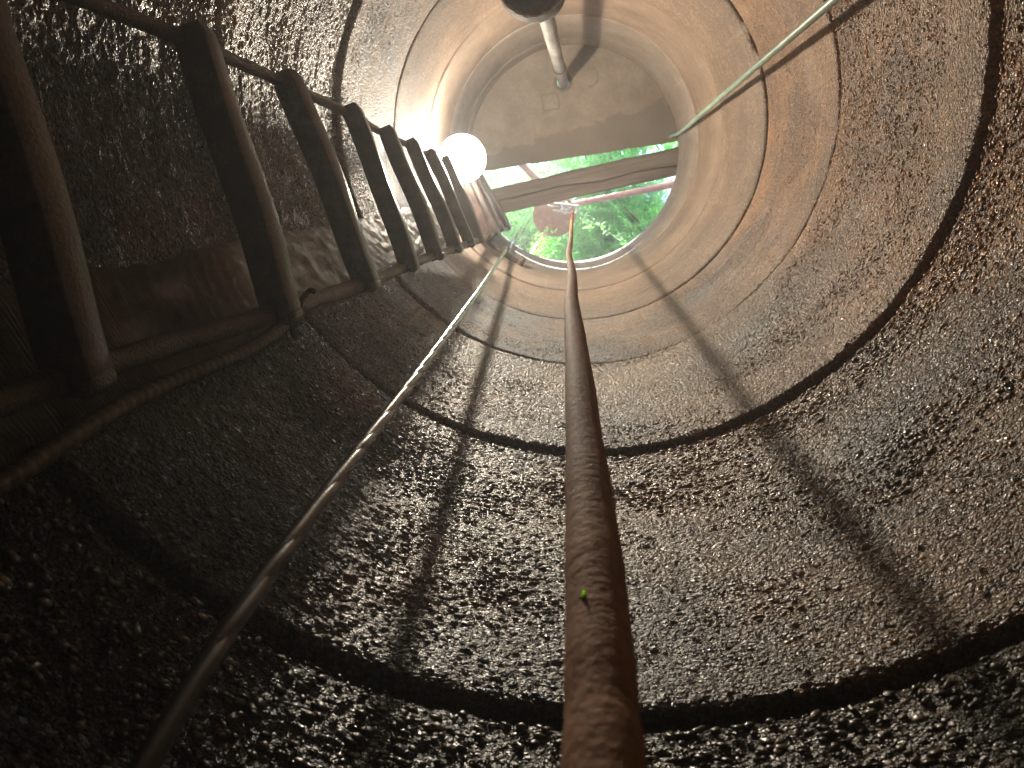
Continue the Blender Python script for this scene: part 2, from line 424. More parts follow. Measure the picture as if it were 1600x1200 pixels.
def gravel(i, n, r0, r1, matname):
    ringo = [o for o in C.objects if o.get('label') == RL[i]][0]
    zt, zb = W(JZ[i])-GR[i][0], W(JZ[i+1])+GR[i+1][0]
    g = np.random.default_rng(400+i)
    th = g.random(n); z = zb+.004+(zt-zb-.008)*g.random(n)
    # clumped: drop grains where the cement skin is intact
    keep = (vnoise(th, z, 16, .14, 700+i)*.9+vnoise(th, z, 60, .05, 710+i)*.5+vnoise(th, z, 200, .02, 715+i)*.4 + g.random(n)*1.6) > -.25
    th = th[keep]; z = z[keep]; n = len(th)
    s = r0+(r1-r0)*g.random(n)**2.6
    ang = g.normal(size=n)*.5
    sx = s*(1.0+.7*g.random(n)); sz = s*(.6+.5*g.random(n)); sr = s*(.26+.24*g.random(n))
    v = ICO[None]*(1+.22*g.normal(size=(n, 12, 1)))
    lx = v[:, :, 0]*sx[:, None]; lz = v[:, :, 1]*sz[:, None]; lr = v[:, :, 2]*sr[:, None]
    ca, sa = np.cos(ang)[:, None], np.sin(ang)[:, None]
    tx = lx*ca-lz*sa; tz = lx*sa+lz*ca
    tilt = g.normal(size=(n, 1))*.22; lr2 = lr+tz*tilt
    rad = (R - s*.12*g.random(n) + .0006)[:, None]+lr2
    a_ = (2*PI*th)[:, None]
    X = np.cos(a_)*rad - np.sin(a_)*tx + SH[i][0]; Y = np.sin(a_)*rad + np.cos(a_)*tx + SH[i][1]; Z = z[:, None]+tz
    V = np.stack([X, Y, Z - zb + GR[i+1][0]], 2).reshape(-1, 3)
    Fq = (ICF[None]+12*np.arange(n)[:, None, None]).reshape(-1)
    me = bpy.data.meshes.new('exposed_gravel'); me.vertices.add(len(V)); me.vertices.foreach_set('co', V.astype(np.float32).ravel())
    me.loops.add(len(Fq)); me.loops.foreach_set('vertex_index', Fq.astype(np.int32))
    k = len(Fq)//3; me.polygons.add(k); me.polygons.foreach_set('loop_start', np.arange(0, k*3, 3, dtype=np.int32))
    me.polygons.foreach_set('use_smooth', np.ones(k, bool)); me.update(calc_edges=True)
    o = bpy.data.objects.new('exposed_gravel', me); C.objects.link(o); me.materials.append(M[matname]); o.parent = ringo
    o['kind'] = 'stuff'
gravel(3, 26000, .0008, .0018, 'gravel')
gravel(4, 46000, .0009, .0026, 'gravel')
gravel(5, 66000, .0010, .0036, 'gravel')
gravel(6, 38000, .0012, .0046, 'gravel_dark')

# low collar that carries the slab and the beam, slightly wider and off centre
CZ0, CZ1 = .001, .185
nu = 300; th = np.arange(nu)/nu; rows = []
for k, (z, rr) in enumerate([(CZ0, .60), (CZ0, .512)]+[(CZ0+(CZ1-CZ0)*f, .512+.004*math.exp(-min(f, 1-f)*30)) for f in np.linspace(.01, .99, 24)]+[(CZ1, .516), (CZ1, .60)]):
    dd = .0016*vnoise(th, 0*th+z, 24, .04, 91)+.001*vnoise(th, 0*th+z, 90, .02, 92) if rr < .55 else 0
    rows.append(np.stack([np.cos(2*PI*th)*(rr+dd)+.012, np.sin(2*PI*th)*(rr+dd)+.012, 0*th+z], 1))
tag(grid_link('collar_ring', np.concatenate(rows), nu, len(rows), M['rim'], None, True, True),
    'low grey cement collar between the rim ring and the slab', 'cement collar')

# ---------------------------------------------------------------- ground, water
V = []; Fc = []
radii = [.575, .7, 1, 1.6, 3, 6, 12, 30, 80, 300]
for k, rr in enumerate(radii):
    for j in range(96):
        an = 2*PI*j/96
        V.append((math.cos(an)*rr, math.sin(an)*rr, -.16 + (random.uniform(-.02, .02) if k > 1 else 0)))
for k in range(len(radii)-1):
    for j in range(96):
        j1 = (j+1) % 96
        Fc.append((k*96+j, (k+1)*96+j, (k+1)*96+j1, k*96+j1))
tag(link('ground', V, Fc, M['soil']), 'bare brown soil round the well head', kind='structure')
t = NT('well_water')
m = t.set(Base_Color=(.01, .012, .010), Roughness=.06, Normal=t.bump(t.noise(12, 3, .5), .3, .004))
V = [(0, 0, 0)] + [(math.cos(2*PI*j/96)*.49, math.sin(2*PI*j/96)*.49, 0) for j in range(96)]
w = link('water', V, [(0, 1+j, 1+(j+1) % 96) for j in range(96)], m); w.location = (0, 0, W(-1.0))
tag(w, 'dark still water at the bottom of the well', kind='structure')

# ---------------------------------------------------------------- slab with pipe hole
SZ = W(7.9165)+.002                     # underside, rests on the collar
ZS = (SZ-ZC)/R
e0 = at(690, 277, ZS); e1 = at(1062, 220, ZS)
edir = (e1-e0).normalized(); enor = Vector((edir.y, -edir.x, 0))      # points towards the covered side (-y)
if enor.y > 0: enor = -enor
hole = at(880, 128, ZS)
def to_uv(p): q = p-e0; return q.dot(edir), q.dot(enor)
hu, hv = to_uv(hole)
su, sv = to_uv(at(860, 159, ZS)); uu, uv_ = to_uv(at(921, 122, ZS))
def slab():
    # outline in (u,v): irregular broken free edge, then rectangle; hole ringed by quads
    nu = 120; U0, U1, V1 = -.22, (e1-e0).length+.22, 1.05
    us = [U0+(U1-U0)*k/nu for k in range(nu+1)]
    edge = [.0015*math.sin(k*.31)+random.uniform(-.0016, .0016) for k in range(nu+1)]
    verts = []; faces = []
    def P(u, v, z): return e0 + edir*u + enor*v + Vector((0, 0, z))
    rows = [0, .01, .05, .12, .2, .3, .4, .55, .75, V1]
    # grid with the cells around the hole cut and bridged to a circle
    T = .07
    hw = .045
    us2 = sorted([u for u in us if abs(u-hu) > hw+.004] + [hu-hw, hu, hu+hw])
    vs = sorted([v for v in rows if abs(v-hv) > hw+.01] + [hv-hw, hv, hv+hw])
    idx = {}
    for side in (0, 1):
        for j, v in enumerate(vs):
            for i_, u in enumerate(us2):
                k = min(range(nu+1), key=lambda q: abs(us[q]-u))
                vv = v + edge[k]*max(0, 1-v/.06)
                idx[side, j, i_] = len(verts); verts.append(P(u, vv, T*side))
    ic = us2.index(hu); jc = vs.index(hv)
    nI, nJ = len(us2), len(vs)
    for side in (0, 1):
        for j in range(nJ-1):
            for i_ in range(nI-1):
                if i_ in (ic-1, ic) and j in (jc-1, jc): continue
                q = (idx[side, j, i_], idx[side, j, i_+1], idx[side, j+1, i_+1], idx[side, j+1, i_])
                faces.append(q if side == 0 else q[::-1])
    per = [(jc-1, ic-1), (jc-1, ic), (jc-1, ic+1), (jc, ic+1), (jc+1, ic+1), (jc+1, ic), (jc+1, ic-1), (jc, ic-1)]
    n = 24; cir = {}
    for side in (0, 1):
        for k in range(n):
            an = math.radians(225)+2*PI*k/n
            rr = .031*(1+random.uniform(-.05, .05))
            cir[side, k] = len(verts); verts.append(P(hu+rr*math.cos(an), hv+rr*math.sin(an), T*side))
        for s in range(8):
            A, B = idx[(side,)+per[s]], idx[(side,)+per[(s+1) % 8]]
            faces.append((A, B, cir[side, (3*s+3) % n], cir[side, 3*s+2], cir[side, 3*s+1], cir[side, 3*s]))
    for k in range(n):
        faces.append((cir[0, k], cir[0, (k+1) % n], cir[1, (k+1) % n], cir[1, k]))
    for j in range(nJ-1):
        for i_ in (0, nI-1):
            faces.append((idx[0, j, i_], idx[0, j+1, i_], idx[1, j+1, i_], idx[1, j, i_]))
    for i_ in range(nI-1):
        for j in (0, nJ-1):
            faces.append((idx[0, j, i_], idx[0, j, i_+1], idx[1, j, i_+1], idx[1, j, i_]))
    t = slabmat
    # local frame of the slab: x along the free edge, y away from it
    f = t.noise(7, 5, .6); g = t.noise(60, 4, .6); sp = t.noise(24, 3, .6)
    base = t.ramp(t.math('ADD', t.math('MULTIPLY', f, .7), t.math('MULTIPLY', g, .3)), [(.36, (.115, .09, .068)), (.5, (.155, .125, .097)), (.64, (.20, .165, .132))])
    sepn = t.n.new('ShaderNodeSeparateXYZ'); t.l.new(t.tc, sepn.inputs[0])
    X, Y = sepn.outputs[0], sepn.outputs[1]
    wob = t.noise(16, 4, .55)
    lim = t.math('ADD', t.math('MULTIPLY', t.math('SUBTRACT', wob, .5), .13), t.math('ADD', .03, t.math('MULTIPLY', X, .13)))
    damp = t.ramp(t.math('SUBTRACT', Y, lim), [(.0, (1, 1, 1)), (.006, (1, 1, 1)), (.02, (0, 0, 0))])  # darker band with a wavering border along the free edge
    col = t.mix(t.math('MULTIPLY', damp, .62), base, (.075, .062, .05))
    # stain ring round the hole
    def dist(px, py):
        dx = t.math('SUBTRACT', X, px); dy = t.math('SUBTRACT', Y, py)
        return t.math('SQRT', t.math('ADD', t.math('MULTIPLY', dx, dx), t.math('MULTIPLY', dy, dy)))
    dh = t.math('ADD', dist(hu, hv), t.math('MULTIPLY', sp, .012))
    col = t.mix(t.ramp(dh, [(.045, (.85,)*3), (.055, (0, 0, 0))]), col, (.045, .034, .026))
    # square mark
    ax_ = t.math('ABSOLUTE', t.math('SUBTRACT', X, su)); ay_ = t.math('ABSOLUTE', t.math('SUBTRACT', Y, sv))
    mx = t.math('ADD', t.math('MAXIMUM', ax_, ay_), t.math('MULTIPLY', t.math('SUBTRACT', sp, .5), .02))
    sq = t.ramp(mx, [(.034, (0, 0, 0)), (.037, (.7,)*3), (.0405, (.7,)*3), (.0435, (0, 0, 0))])
    col = t.mix(sq, col, (.055, .04, .03))
    du = t.math('ADD', dist(uu, uv_), t.math('MULTIPLY', t.math('SUBTRACT', sp, .5), .03))
    arc = t.math('MULTIPLY', t.ramp(du, [(.036, (0, 0, 0)), (.04, (.55,)*3), (.044, (.55,)*3), (.05, (0, 0, 0))]), t.math('GREATER_THAN', X, uu-.01))
    col = t.mix(arc, col, (.065, .05, .038))
    m = t.set(Base_Color=col, Roughness=.8, Normal=t.bump(t.math('ADD', f, t.math('MULTIPLY', g, .6)), .5, .002))
    o = link('concrete_slab', verts, faces, m, smooth=False)
    mw = Matrix((( edir.x, enor.x, 0, e0.x), (edir.y, enor.y, 0, e0.y), (0, 0, -1, e0.z), (0, 0, 0, 1)))
    o.data.transform(mw.inverted()); o.matrix_world = mw
    tag(o, 'brown grey concrete slab covering the upper half of the opening', 'slab')
slab()

# ---------------------------------------------------------------- timber beam over the opening
bz = ZS + .10
bl = at(765, 317, ZS); br = at(1062, 251, ZS)
bd = (br-bl).normalized(); bn = Vector((-bd.y, bd.x, 0))
def beam():
    L0, L1 = -.30, (br-bl).length+.22
    n = 90; prof = []
    hw, T = .066, .085
    V = []; Fc = []
    pr = [(-hw, .006), (-hw+.008, 0), (-.038, -.001), (-.02, 0), (-.004, .001), (0, .012), (.004, .0), (.03, -.001), (hw-.01, .001), (hw, .008), (hw, T-.006), (hw-.006, T), (-hw+.006, T), (-hw, T-.006)]
    m = len(pr)
    for k in range(n+1):
        s = L0+(L1-L0)*k/n
        wv = .0012*math.sin(s*9)+.0012*math.sin(s*23+1)
        sl = .03*(s-.3)
        for j, (x, z) in enumerate(pr):
            ck = 1.0
            if j in (4, 5, 6):
                x = x + sl + .006*math.sin(s*14)      # a long split runs slantwise along the underside
            x2 = x + wv*(.5 if x > 0 else 1) + random.uniform(-.0008, .0008)
            V.append(bl + bd*s + bn*x2 + Vector((0, 0, .003+z+random.uniform(-.0006, .0006))))
    for k in range(n):
        for j in range(m):
            j1 = (j+1) % m
            Fc.append((k*m+j, k*m+j1, (k+1)*m+j1, (k+1)*m+j))
    Fc.append(tuple(range(m))[::-1]); Fc.append(tuple(range(n*m, n*m+m)))
    o = link('timber_beam', V, Fc, M['wood'], smooth=False)
    mw = Matrix(((bd.x, bn.x, 0, bl.x), (bd.y, bn.y, 0, bl.y), (0, 0, 1, bl.z), (0, 0, 0, 1)))
    o.data.transform(mw.inverted()); o.matrix_world = mw
    tag(o, 'cracked brown timber beam lying across the opening below the slab edge', 'beam')
beam()

# ---------------------------------------------------------------- ladder
lowpx = {1: (436, 484), 2: (572, 440), 3: (637, 412), 4: (681, 396), 5: (711, 387), 6: (731, 380), 7: (747, 375), 8: (760, 369), 9: (771, 364), 10: (780, 357), 0: (96, 585)}
uppx = {0: (-95, -100), 1: (298, 62), 2: (447, 128), 3: (546, 176), 4: (602, 208), 5: (640, 226), 6: (671, 241)}
def rz(i): return 1.60 + .615*(i-1)
Ls = {i: at(*p, rz(i)) for i, p in lowpx.items()}
Us = {i: at(*p, rz(i)) for i, p in uppx.items()}
def linefit(D):
    k = sorted(D); A = np.array([[1, i] for i in k], float)
    P = np.array([D[i][:] for i in k]); c = np.linalg.lstsq(A, P, rcond=None)[0]
    return lambda i: Vector(c[0]+c[1]*i)
fl, fu = linefit(Ls), linefit(Us)
for i in range(-1, 12):
    if i not in Ls: Ls[i] = fl(i)
    if i not in Us: Us[i] = fu(i)
    Ls[i] = Ls[i].lerp(fl(i), .25); 
    z = W(rz(i)); Ls[i].z = z; Us[i].z = z
print('rung', [(i, round((Ls[i]-Us[i]).length, 3), round(Ls[i].xy.length, 3), round(Us[i].xy.length, 3)) for i in sorted(Us)])
lad = thing('steel_ladder', (fl(5).x, fl(5).y, W(rz(-1))), 'rust brown steel ladder with flat rungs climbing the left wall', 'ladder')
def rung(i):
    p, q = Us[i], Ls[i]
    t_ = (q-p); L = t_.length; t_.normalize()
    inn = Vector((-t_.y, t_.x, 0)).normalized()
    mid = (p+q)/2
    if inn.dot(-mid) < 0: inn = -inn
    up = Vector((0, 0, 1))
    # flat bar, long axis t_, slightly twisted and bowed, worn edges
    n = 26; hw, hh, b = .0168, .0165, .0024
    prof = []
    for (sx, sy, a0) in ((1, 1, 0), (-1, 1, 90), (-1, -1, 180), (1, -1, 270)):
        for k in range(3):
            an = math.radians(a0+k*45)
            prof.append((sx*(hw-b)+b*math.cos(an), sy*(hh-b)+b*math.sin(an)))
    m = len(prof); V = []; Fc = []
    rr = random.Random(i+40); ph = rr.uniform(0, 6); tw0 = rr.uniform(-.07, .07)
    for k in range(n+1):
        f = k/n
        s = -.012 + (L+.026)*f
        end = min(f, 1-f)
        sc_ = 1 - .3*math.exp(-end*60) 
        tw = tw0 + .09*math.sin(f*PI*1.2+ph)
        bow = .004*math.sin(f*PI)+.0015*math.sin(f*9+ph)
        c = p + t_*s + inn*(.004+bow) + up*(-.004*math.sin(f*PI))
        for x, y in prof:
            X_ = x*math.cos(tw)-y*math.sin(tw); Y_ = x*math.sin(tw)+y*math.cos(tw)
            V.append(c + inn*X_*sc_ + up*Y_*sc_)
    for k in range(n):
        for j in range(m):
            j1 = (j+1) % m
            Fc.append((k*m+j, k*m+j1, (k+1)*m+j1, (k+1)*m+j))
    Fc.append(tuple(range(m))[::-1]); Fc.append(tuple(range(n*m, n*m+m)))
    link('rung', V, Fc, M['ladder'], lad)
for i in range(-1, 12): rung(i)
def outw(p, k): 
    v = Vector((p.x, p.y, 0)).normalized(); return p+v*k
for D, rad in ((Us, .0075), (Ls, .0105)):
    pts = [outw(D[i], .006) + Vector((0, 0, random.uniform(-.002, .002))) for i in sorted(D)]
    pts.append(pts[-1]+Vector((0, 0, .28)))
    path = smooth_path(pts, 10)
    tube('rail', path, lambda f, rad=rad: rad*(1+.06*math.sin(f*260)+.05*math.sin(f*97)), M['rail'], lad, 12, .05)
# end caps: bent round bar ends at the lower rail
for i in range(0, 8):
    q = Ls[i]; t_ = (Ls[i]-Us[i]).normalized(); inn = Vector((-q.x, -q.y, 0)).normalized()
    base = q + t_*.013 + inn*.012
    geo = tube_geo([base-Vector((0, 0, .017)), base-Vector((0, 0, .008)), base+Vector((0, 0, .012)), base+Vector((0, 0, .018))], lambda f: .010 if .2 < f < .8 else .0075, 14)
    link('end_boss', *geo, M['rail'], lad)
# wire tie at the big rung
q = Ls[1]; t_ = (Ls[1]-Us[1]).normalized(); inn = Vector((-q.x, -q.y, 0)).normalized()
pts = [q+t_*.004+inn*.03+Vector((0, 0, .045)), q+t_*.000+inn*.022+Vector((0, 0, .05)), q+t_*.006+inn*.016+Vector((0, 0, .03)), q+t_*.022+inn*.014+Vector((0, 0, .012)),
       q+t_*.026+inn*.012+Vector((0, 0, -.008)), q+t_*.034+inn*.01+Vector((0, 0, -.004)), q+t_*.036+inn*.006+Vector((0, 0, .012))]
tube('wire_tie', smooth_path(pts, 6), .0032, M['crust'], lad, 8)

# ---------------------------------------------------------------- mortar strip behind the ladder
def strip(name, ang0, ang1, z0, z1, off, mat, parent, ribs=0.0, pitch=.006, nth=60, nz=300, roll=0.0):
    T = np.linspace(ang0, ang1, nth); Z = np.linspace(z0, z1, nz)
    rows = []
    for z in Z:
        e = np.minimum(np.linspace(0, 1, nth), 1-np.linspace(0, 1, nth))
        ed = np.clip(e/.10, 0, 1)**.5
        wob = .02*vnoise(np.full(nth, .3), np.full(nth, z), 5, .12, 300)+.005*vnoise(np.full(nth, .6), np.full(nth, z), 5, .025, 301)
        h = off*ed + ribs*(1/(1+math.exp((z-W(1.85))/.03)))*np.sin(2*PI*z/pitch + 3*np.linspace(0, 1, nth))*ed*(.5+.5*vnoise(np.linspace(0, .3, nth), np.full(nth, z), 14, .1, 305)) + .0016*vnoise(np.linspace(0, .5, nth), np.full(nth, z), 20, .03, 310)*ed
        rr = R - h - .0005 + .004*(1-ed)
        rows.append(np.stack([np.cos(T+wob)*rr, np.sin(T+wob)*rr, np.full(nth, z)], 1))
    back = [np.stack([np.cos(T)*(R+.012), np.sin(T)*(R+.012), np.full(nth, z)], 1) for z in (z1, z0)]
    rows = rows + back
    return grid_link(name, np.concatenate(rows), nth, len(rows), mat, parent, False, True)
def wall_ang(px, py):
    """angle on the wall of the vertical line whose image passes (px,py)"""
    v = at(px, py, 1.0)-CAM; ux, uy = v.x, v.y
    A_ = ux*ux+uy*uy; B_ = 2*(CAM.x*ux+CAM.y*uy); C_ = CAM.x**2+CAM.y**2-R*R
    s = (-B_+math.sqrt(B_*B_-4*A_*C_))/(2*A_)
    return math.atan2(CAM.y+s*uy, CAM.x+s*ux) % (2*PI)
A_hi = wall_ang(520, 350); A_lo = wall_ang(350, 562); A_lo2 = wall_ang(600, 425)
print('strip angles', math.degrees(A_hi), math.degrees(A_lo), math.degrees(A_lo2))
ms = thing('mortar_strip', (R*math.cos(A_lo), R*math.sin(A_lo), W(-.9)), 'grey mortar strip with ribbed lower part behind the ladder', 'mortar strip')
strip('panel', A_lo, A_hi+.01, W(-.9), W(6.3), .006, M['mortar'], ms, .0026, .0052, 90, 2200)
# ribbed cord along its lower edge
pts = [Vector((math.cos(A_lo+.01*math.sin(k*.8))*(R-.008), math.sin(A_lo+.01*math.sin(k*.8))*(R-.008), W(-.9+k*.12))) for k in range(25)]
path = smooth_path(pts, 14)
tube('edge_bead', path, lambda f: .0075*(1+.14*math.sin(f*1500/2.2)), M['ribbed'], ms, 10, .04)

# ---------------------------------------------------------------- rusty pole
pole_pts = [at(895, 331, 11.3), at(891, 365, 8.3), at(893, 410, 6.2)]
def pl(px, py, plan): 
    """point on the pixel ray at plan distance (radii) from the camera"""
    v = at(px, py, 1.0)-CAM; s = plan*R/math.hypot(v.x, v.y); return CAM+v*s
pole_pix = [(895, 330), (893, 352), (892, 375), (889, 397), (893, 420), (894, 440), (893, 470), (896, 500), (899, 530), (906, 600), (912, 680), (919, 760), (926, 850), (933, 950), (938, 1060), (942, 1150), (945, 1250), (952, 1500)]
PL = .33
pp = [pl(x, y, PL if k > 5 else PL) for k, (x, y) in enumerate(pole_pix)]
print('pole z', [round((p.z-ZC)/R, 2) for p in pp])
poleo = tube('rusty_pole', smooth_path(pp, 10), lambda f: (.006+.0060*min(1, max(0, (f-.12)/.42))+.0008*f)*(1+.03*math.sin(f*20)+.015*math.sin(f*70+1)), M['rustpole'], None, 18, .012)
tag(poleo, 'long rust brown pole hanging down the middle past the viewer', 'pole')
# small bright leaf stuck on the pole
lp = pl(906, 932, PL-.022)
u, v = right, -down
V = []; 
for k in range(9):
    f = k/8; w_ = .0011*math.sin(f*PI)
    c = lp + (u*.35+v*.94)*(f-.5)*.007 + u*.0012*math.sin(f*PI)
    V += [c-u*w_-fwd*.0001, c+u*w_-fwd*.0001]
leafo = link('small_leaf', V, [(2*k, 2*k+1, 2*k+3, 2*k+2) for k in range(8)], M['leafY'])
mod = leafo.modifiers.new('s', 'SOLIDIFY'); mod.thickness = .0003
tag(leafo, 'tiny bright green leaf stuck to the rusty pole', 'leaf')

# ---------------------------------------------------------------- bracket and twisted cable
def wallpt(px, py, inset=0.0):
    an = wall_ang(px, py)
    v = at(px, py, 1.0)-CAM
    c, s_ = math.cos(an), math.sin(an)
    rr = R-inset
    tt = math.hypot(c*rr-CAM.x, s_*rr-CAM.y)/math.hypot(v.x, v.y)
    return Vector((c*rr, s_*rr, CAM.z+v.z*tt)), Vector((-c, -s_, 0)), Vector((-s_, c, 0))
bp, bi, bt = wallpt(785, 399)
print('bracket z', (bp.z-ZC)/R)
br_o = thing('wall_bracket', bp, 'brown steel channel bracket bolted below the rim at the top of the twisted cable', 'bracket')
UPV = Vector((0, 0, 1))
g = box_geo(bp+bi*.012, bi, UPV, bt, .009, .026, .085, .003)
link('channel', *g, M['bracket'], br_o)
for s in (-1, 1):
    link('lug', *box_geo(bp+bi*.022+bt*s*.078-UPV*.002, bi, UPV, bt, .020, .036, .012, .003), M['bracket'], br_o)
link('clamp', *tube_geo([bp+bi*.014-UPV*.032, bp+bi*.03-UPV*.03, bp+bi*.046-UPV*.028], .012, 14), M['bracket'], br_o)
cord_pts = [bp+bi*.018+UPV*.02, bp+bi*.02+UPV*.12+bt*-.01, Vector((bp.x, bp.y, 0))*.97+Vector((0, 0, -.05)), Vector((bp.x, bp.y, 0))*.985+Vector((0, 0, .10))]
tag(tube('blue_cord', smooth_path(cord_pts, 8), .004, M['bluecord'], None, 8), 'short pale blue cord running from the bracket up over the rim', 'cord')

cab_pix = [(783-558*q-34*math.sin(PI*q)*q, 405+795*q) for q in [.0, .05, .1, .16, .22, .3, .4, .5, .6, .7, .8, .9, 1.0, 1.15, 1.3]]
cabp = [bp+bi*.035-UPV*.03] + [pl(x, y, .60+.09*math.exp(-k*.5)) for k, (x, y) in enumerate(cab_pix)][1:]
print('cable z', [round((p.z-ZC)/R, 2) for p in cabp], [round(p.xy.length, 3) for p in cabp])
cabp = cabp + [Vector((cabp[-1].x, cabp[-1].y, W(q))) for q in (.25, .0, -.35, -.9)]
cpath = smooth_path(cabp, 40)
# arc length
S = [0.0]
for k in range(1, len(cpath)): S.append(S[-1]+(cpath[k]-cpath[k-1]).length)
cab = thing('twisted_cable', cabp[-1], 'shiny grey twisted cable hanging from the bracket down the lower left wall', 'cable')
u0 = None; FR = []
for k, p in enumerate(cpath):
    t_ = (cpath[min(k+1, len(cpath)-1)]-cpath[max(k-1, 0)]).normalized()
    if u0 is None: u0, _ = frame(t_)
    u0 = (u0-t_*u0.dot(t_)).normalized(); FR.append((u0.copy(), t_.cross(u0)))
for s in range(2):
    path = []
    for k, p in enumerate(cpath):
        an = 2*PI*s/2 + S[k]*2*PI/.15 + .7*math.sin(S[k]*23)+.4*math.sin(S[k]*61)
        path.append(p+(FR[k][0]*math.cos(an)+FR[k][1]*math.sin(an))*.0009)
    tube('strand', path, .0060, M['cable'], cab, 10)

# ---------------------------------------------------------------- green hose along the right wall
hp = []
for k, (x, y, ins) in enumerate([(1040, 222, None), (1063, 208, .02), (1110, 170, .03), (1150, 137, .04), (1190, 104, .05), (1235, 68, .058), (1280, 35, .066), (1322, -2, .074), (1400, -68, .085), (1520, -170, .09)]):
    if ins is None: continue
    hp.append(wallpt(x, y, ins)[0])
top = hp[0]; end_ = hp[6]; hp = [top+(end_-top)*s_ for s_ in (0, .25, .5, .75, 1, 1.2)]
hp = [Vector((top.x+.35, top.y+.02, .02)), Vector((top.x+.14, top.y+.01, .235)), Vector((top.x+.045, top.y+.005, .24)), Vector((top.x+.006, top.y, .16))] + hp
print('hose', [round((p.z-ZC)/R, 2) for p in hp])
tag(tube('garden_hose', smooth_path(hp, 14), .0078, M['hose'], None, 12, .02), 'pale green hose hanging over the right rim and down the wall', 'hose')

# ---------------------------------------------------------------- pump pipe and its dark strainer
pt = hole + Vector((0, 0, .35)); ph = hole
pb = at(850, 12, 4.55)
pd = (pb-ph).normalized()
ppth = smooth_path([pt, ph+Vector((0, 0, .03)), ph.lerp(pb, .18), ph.lerp(pb, .6), pb+pd*.04], 10)
pump = thing('pump_pipe', pb, 'grey crusted pipe hanging through the slab with a dark round strainer at its foot', 'pipe')
tube('upper_pipe', ppth, .0235, M['pvc'], pump, 24, .012)
cp = ph.lerp(pb, .30); link('coupling_ring', *tube_geo([cp-pd*.005, cp-pd*.004, cp+pd*.004, cp+pd*.005], lambda f:   .0290 if .2 < f < .8 else .025, 24), M['rail'], pump)
# strainer: a wide rough drum
dc = at(831, -38, 3.95)
n = 40; V = []; Fc = []
ax_ = (pb-dc).normalized(); ax_ = Vector((0, 0, 1)).lerp(ax_, .3).normalized()
u, v = frame(ax_)
prof = [(0, -.004), (.05, -.003), (.072, 0), (.082, .004), (.087, .012), (.086, .03), (.088, .06), (.084, .10), (.07, .125), (.035, .14), (0, .142)]
for j, (rr, z) in enumerate(prof):
    for k in range(n):
        an = 2*PI*k/n
        q = rr*(1+random.uniform(-.03, .03)) if rr else 0
        V.append(dc+u*math.cos(an)*q+v*math.sin(an)*q+ax_*(z+random.uniform(-.002, .002)))
for j in range(len(prof)-1):
    for k in range(n):
        k1 = (k+1) % n
        Fc.append((j*n+k, j*n+k1, (j+1)*n+k1, (j+1)*n+k))
link('strainer', V, Fc, M['crust'], pump)
# limescale crust along its bottom edge
path = [dc+u*math.cos(2*PI*k/60)*.085+v*math.sin(2*PI*k/60)*.085+ax_*(.006+random.uniform(-.002, .002)) for k in range(61)]
tube('scale_rim', path, lambda f: .0028*(1+.8*math.sin(f*173)*math.sin(f*61)), M['limescale'], pump, 7, .3)
link('neck', *tube_geo([dc+ax_*.12, dc+ax_*.14, pb+pd*-.02], .026, 20), M['crust'], pump)

# ---------------------------------------------------------------- added lamp standing in for the sun glare at the left rim
LZ = 5.62
lc = at(722, 248, LZ)
print('lamp', lc, lc.xy.length)
lamp = thing('sun_glare_lamp', lc, 'glaring warm round globe standing in for the sun at the left rim beside the ladder top', 'lamp')
RB = .084
V = []; Fc = []; nu_, nv_ = 40, 24
for j in range(nv_+1):
    ph_ = PI*j/nv_
    for k in range(nu_):
        V.append(lc+Vector((math.sin(ph_)*math.cos(2*PI*k/nu_), math.sin(ph_)*math.sin(2*PI*k/nu_), math.cos(ph_)))*RB)
for j in range(nv_):
    for k in range(nu_):
        k1 = (k+1) % nu_
        Fc.append((j*nu_+k, (j+1)*nu_+k, (j+1)*nu_+k1, j*nu_+k1))
me_ = bpy.data.materials.new('lit_globe'); me_.use_nodes = True
nn = me_.node_tree.nodes; nn.clear()
em = nn.new('ShaderNodeEmission'); em.inputs[0].default_value = (1, .92, .80, 1); em.inputs[1].default_value = LAMP_E if 'LAMP_E' in globals() else 9
tr_ = nn.new('ShaderNodeBsdfTransparent'); ad_ = nn.new('ShaderNodeMixShader'); ad_.inputs[0].default_value = .45
oo = nn.new('ShaderNodeOutputMaterial'); me_.node_tree.links.new(tr_.outputs[0], ad_.inputs[1]); me_.node_tree.links.new(em.outputs[0], ad_.inputs[2]); me_.node_tree.links.new(ad_.outputs[0], oo.inputs[0])
pl_ = bpy.data.lights.new('glare_light', 'POINT'); pl_.energy = 12.5; pl_.shadow_soft_size = .022; pl_.color = (1, .86, .67)  # point light of the added lamp, in place of the sun
pl_.use_nodes = True; ln_ = pl_.node_tree
lf_ = ln_.nodes.new('ShaderNodeLightFalloff'); lf_.inputs['Strength'].default_value = 1.0
ln_.links.new(lf_.outputs['Linear'], ln_.nodes['Emission'].inputs['Strength'])
po_ = bpy.data.objects.new('glare_light', pl_); C.objects.link(po_); po_.parent = lamp
link('globe', V, Fc, me_, lamp)
link('socket', *tube_geo([lc+Vector((0, 0, RB-.004)), lc+Vector((0, 0, RB+.01)), lc+Vector((-.004, 0, RB+.045))], .015, 16), M['bracket'], lamp)  # socket and wire belong to the added lamp
tube('lamp_wire', smooth_path([lc+Vector((-.004, 0, RB+.04)), lc+Vector((-.02, 0, .35)), Vector((-.49, lc.y, .10)), Vector((-.50, lc.y, .19)), Vector((-.56, lc.y, .20)), Vector((-.75, lc.y, -.10))], 8), .0028, M['crust'], lamp, 8)

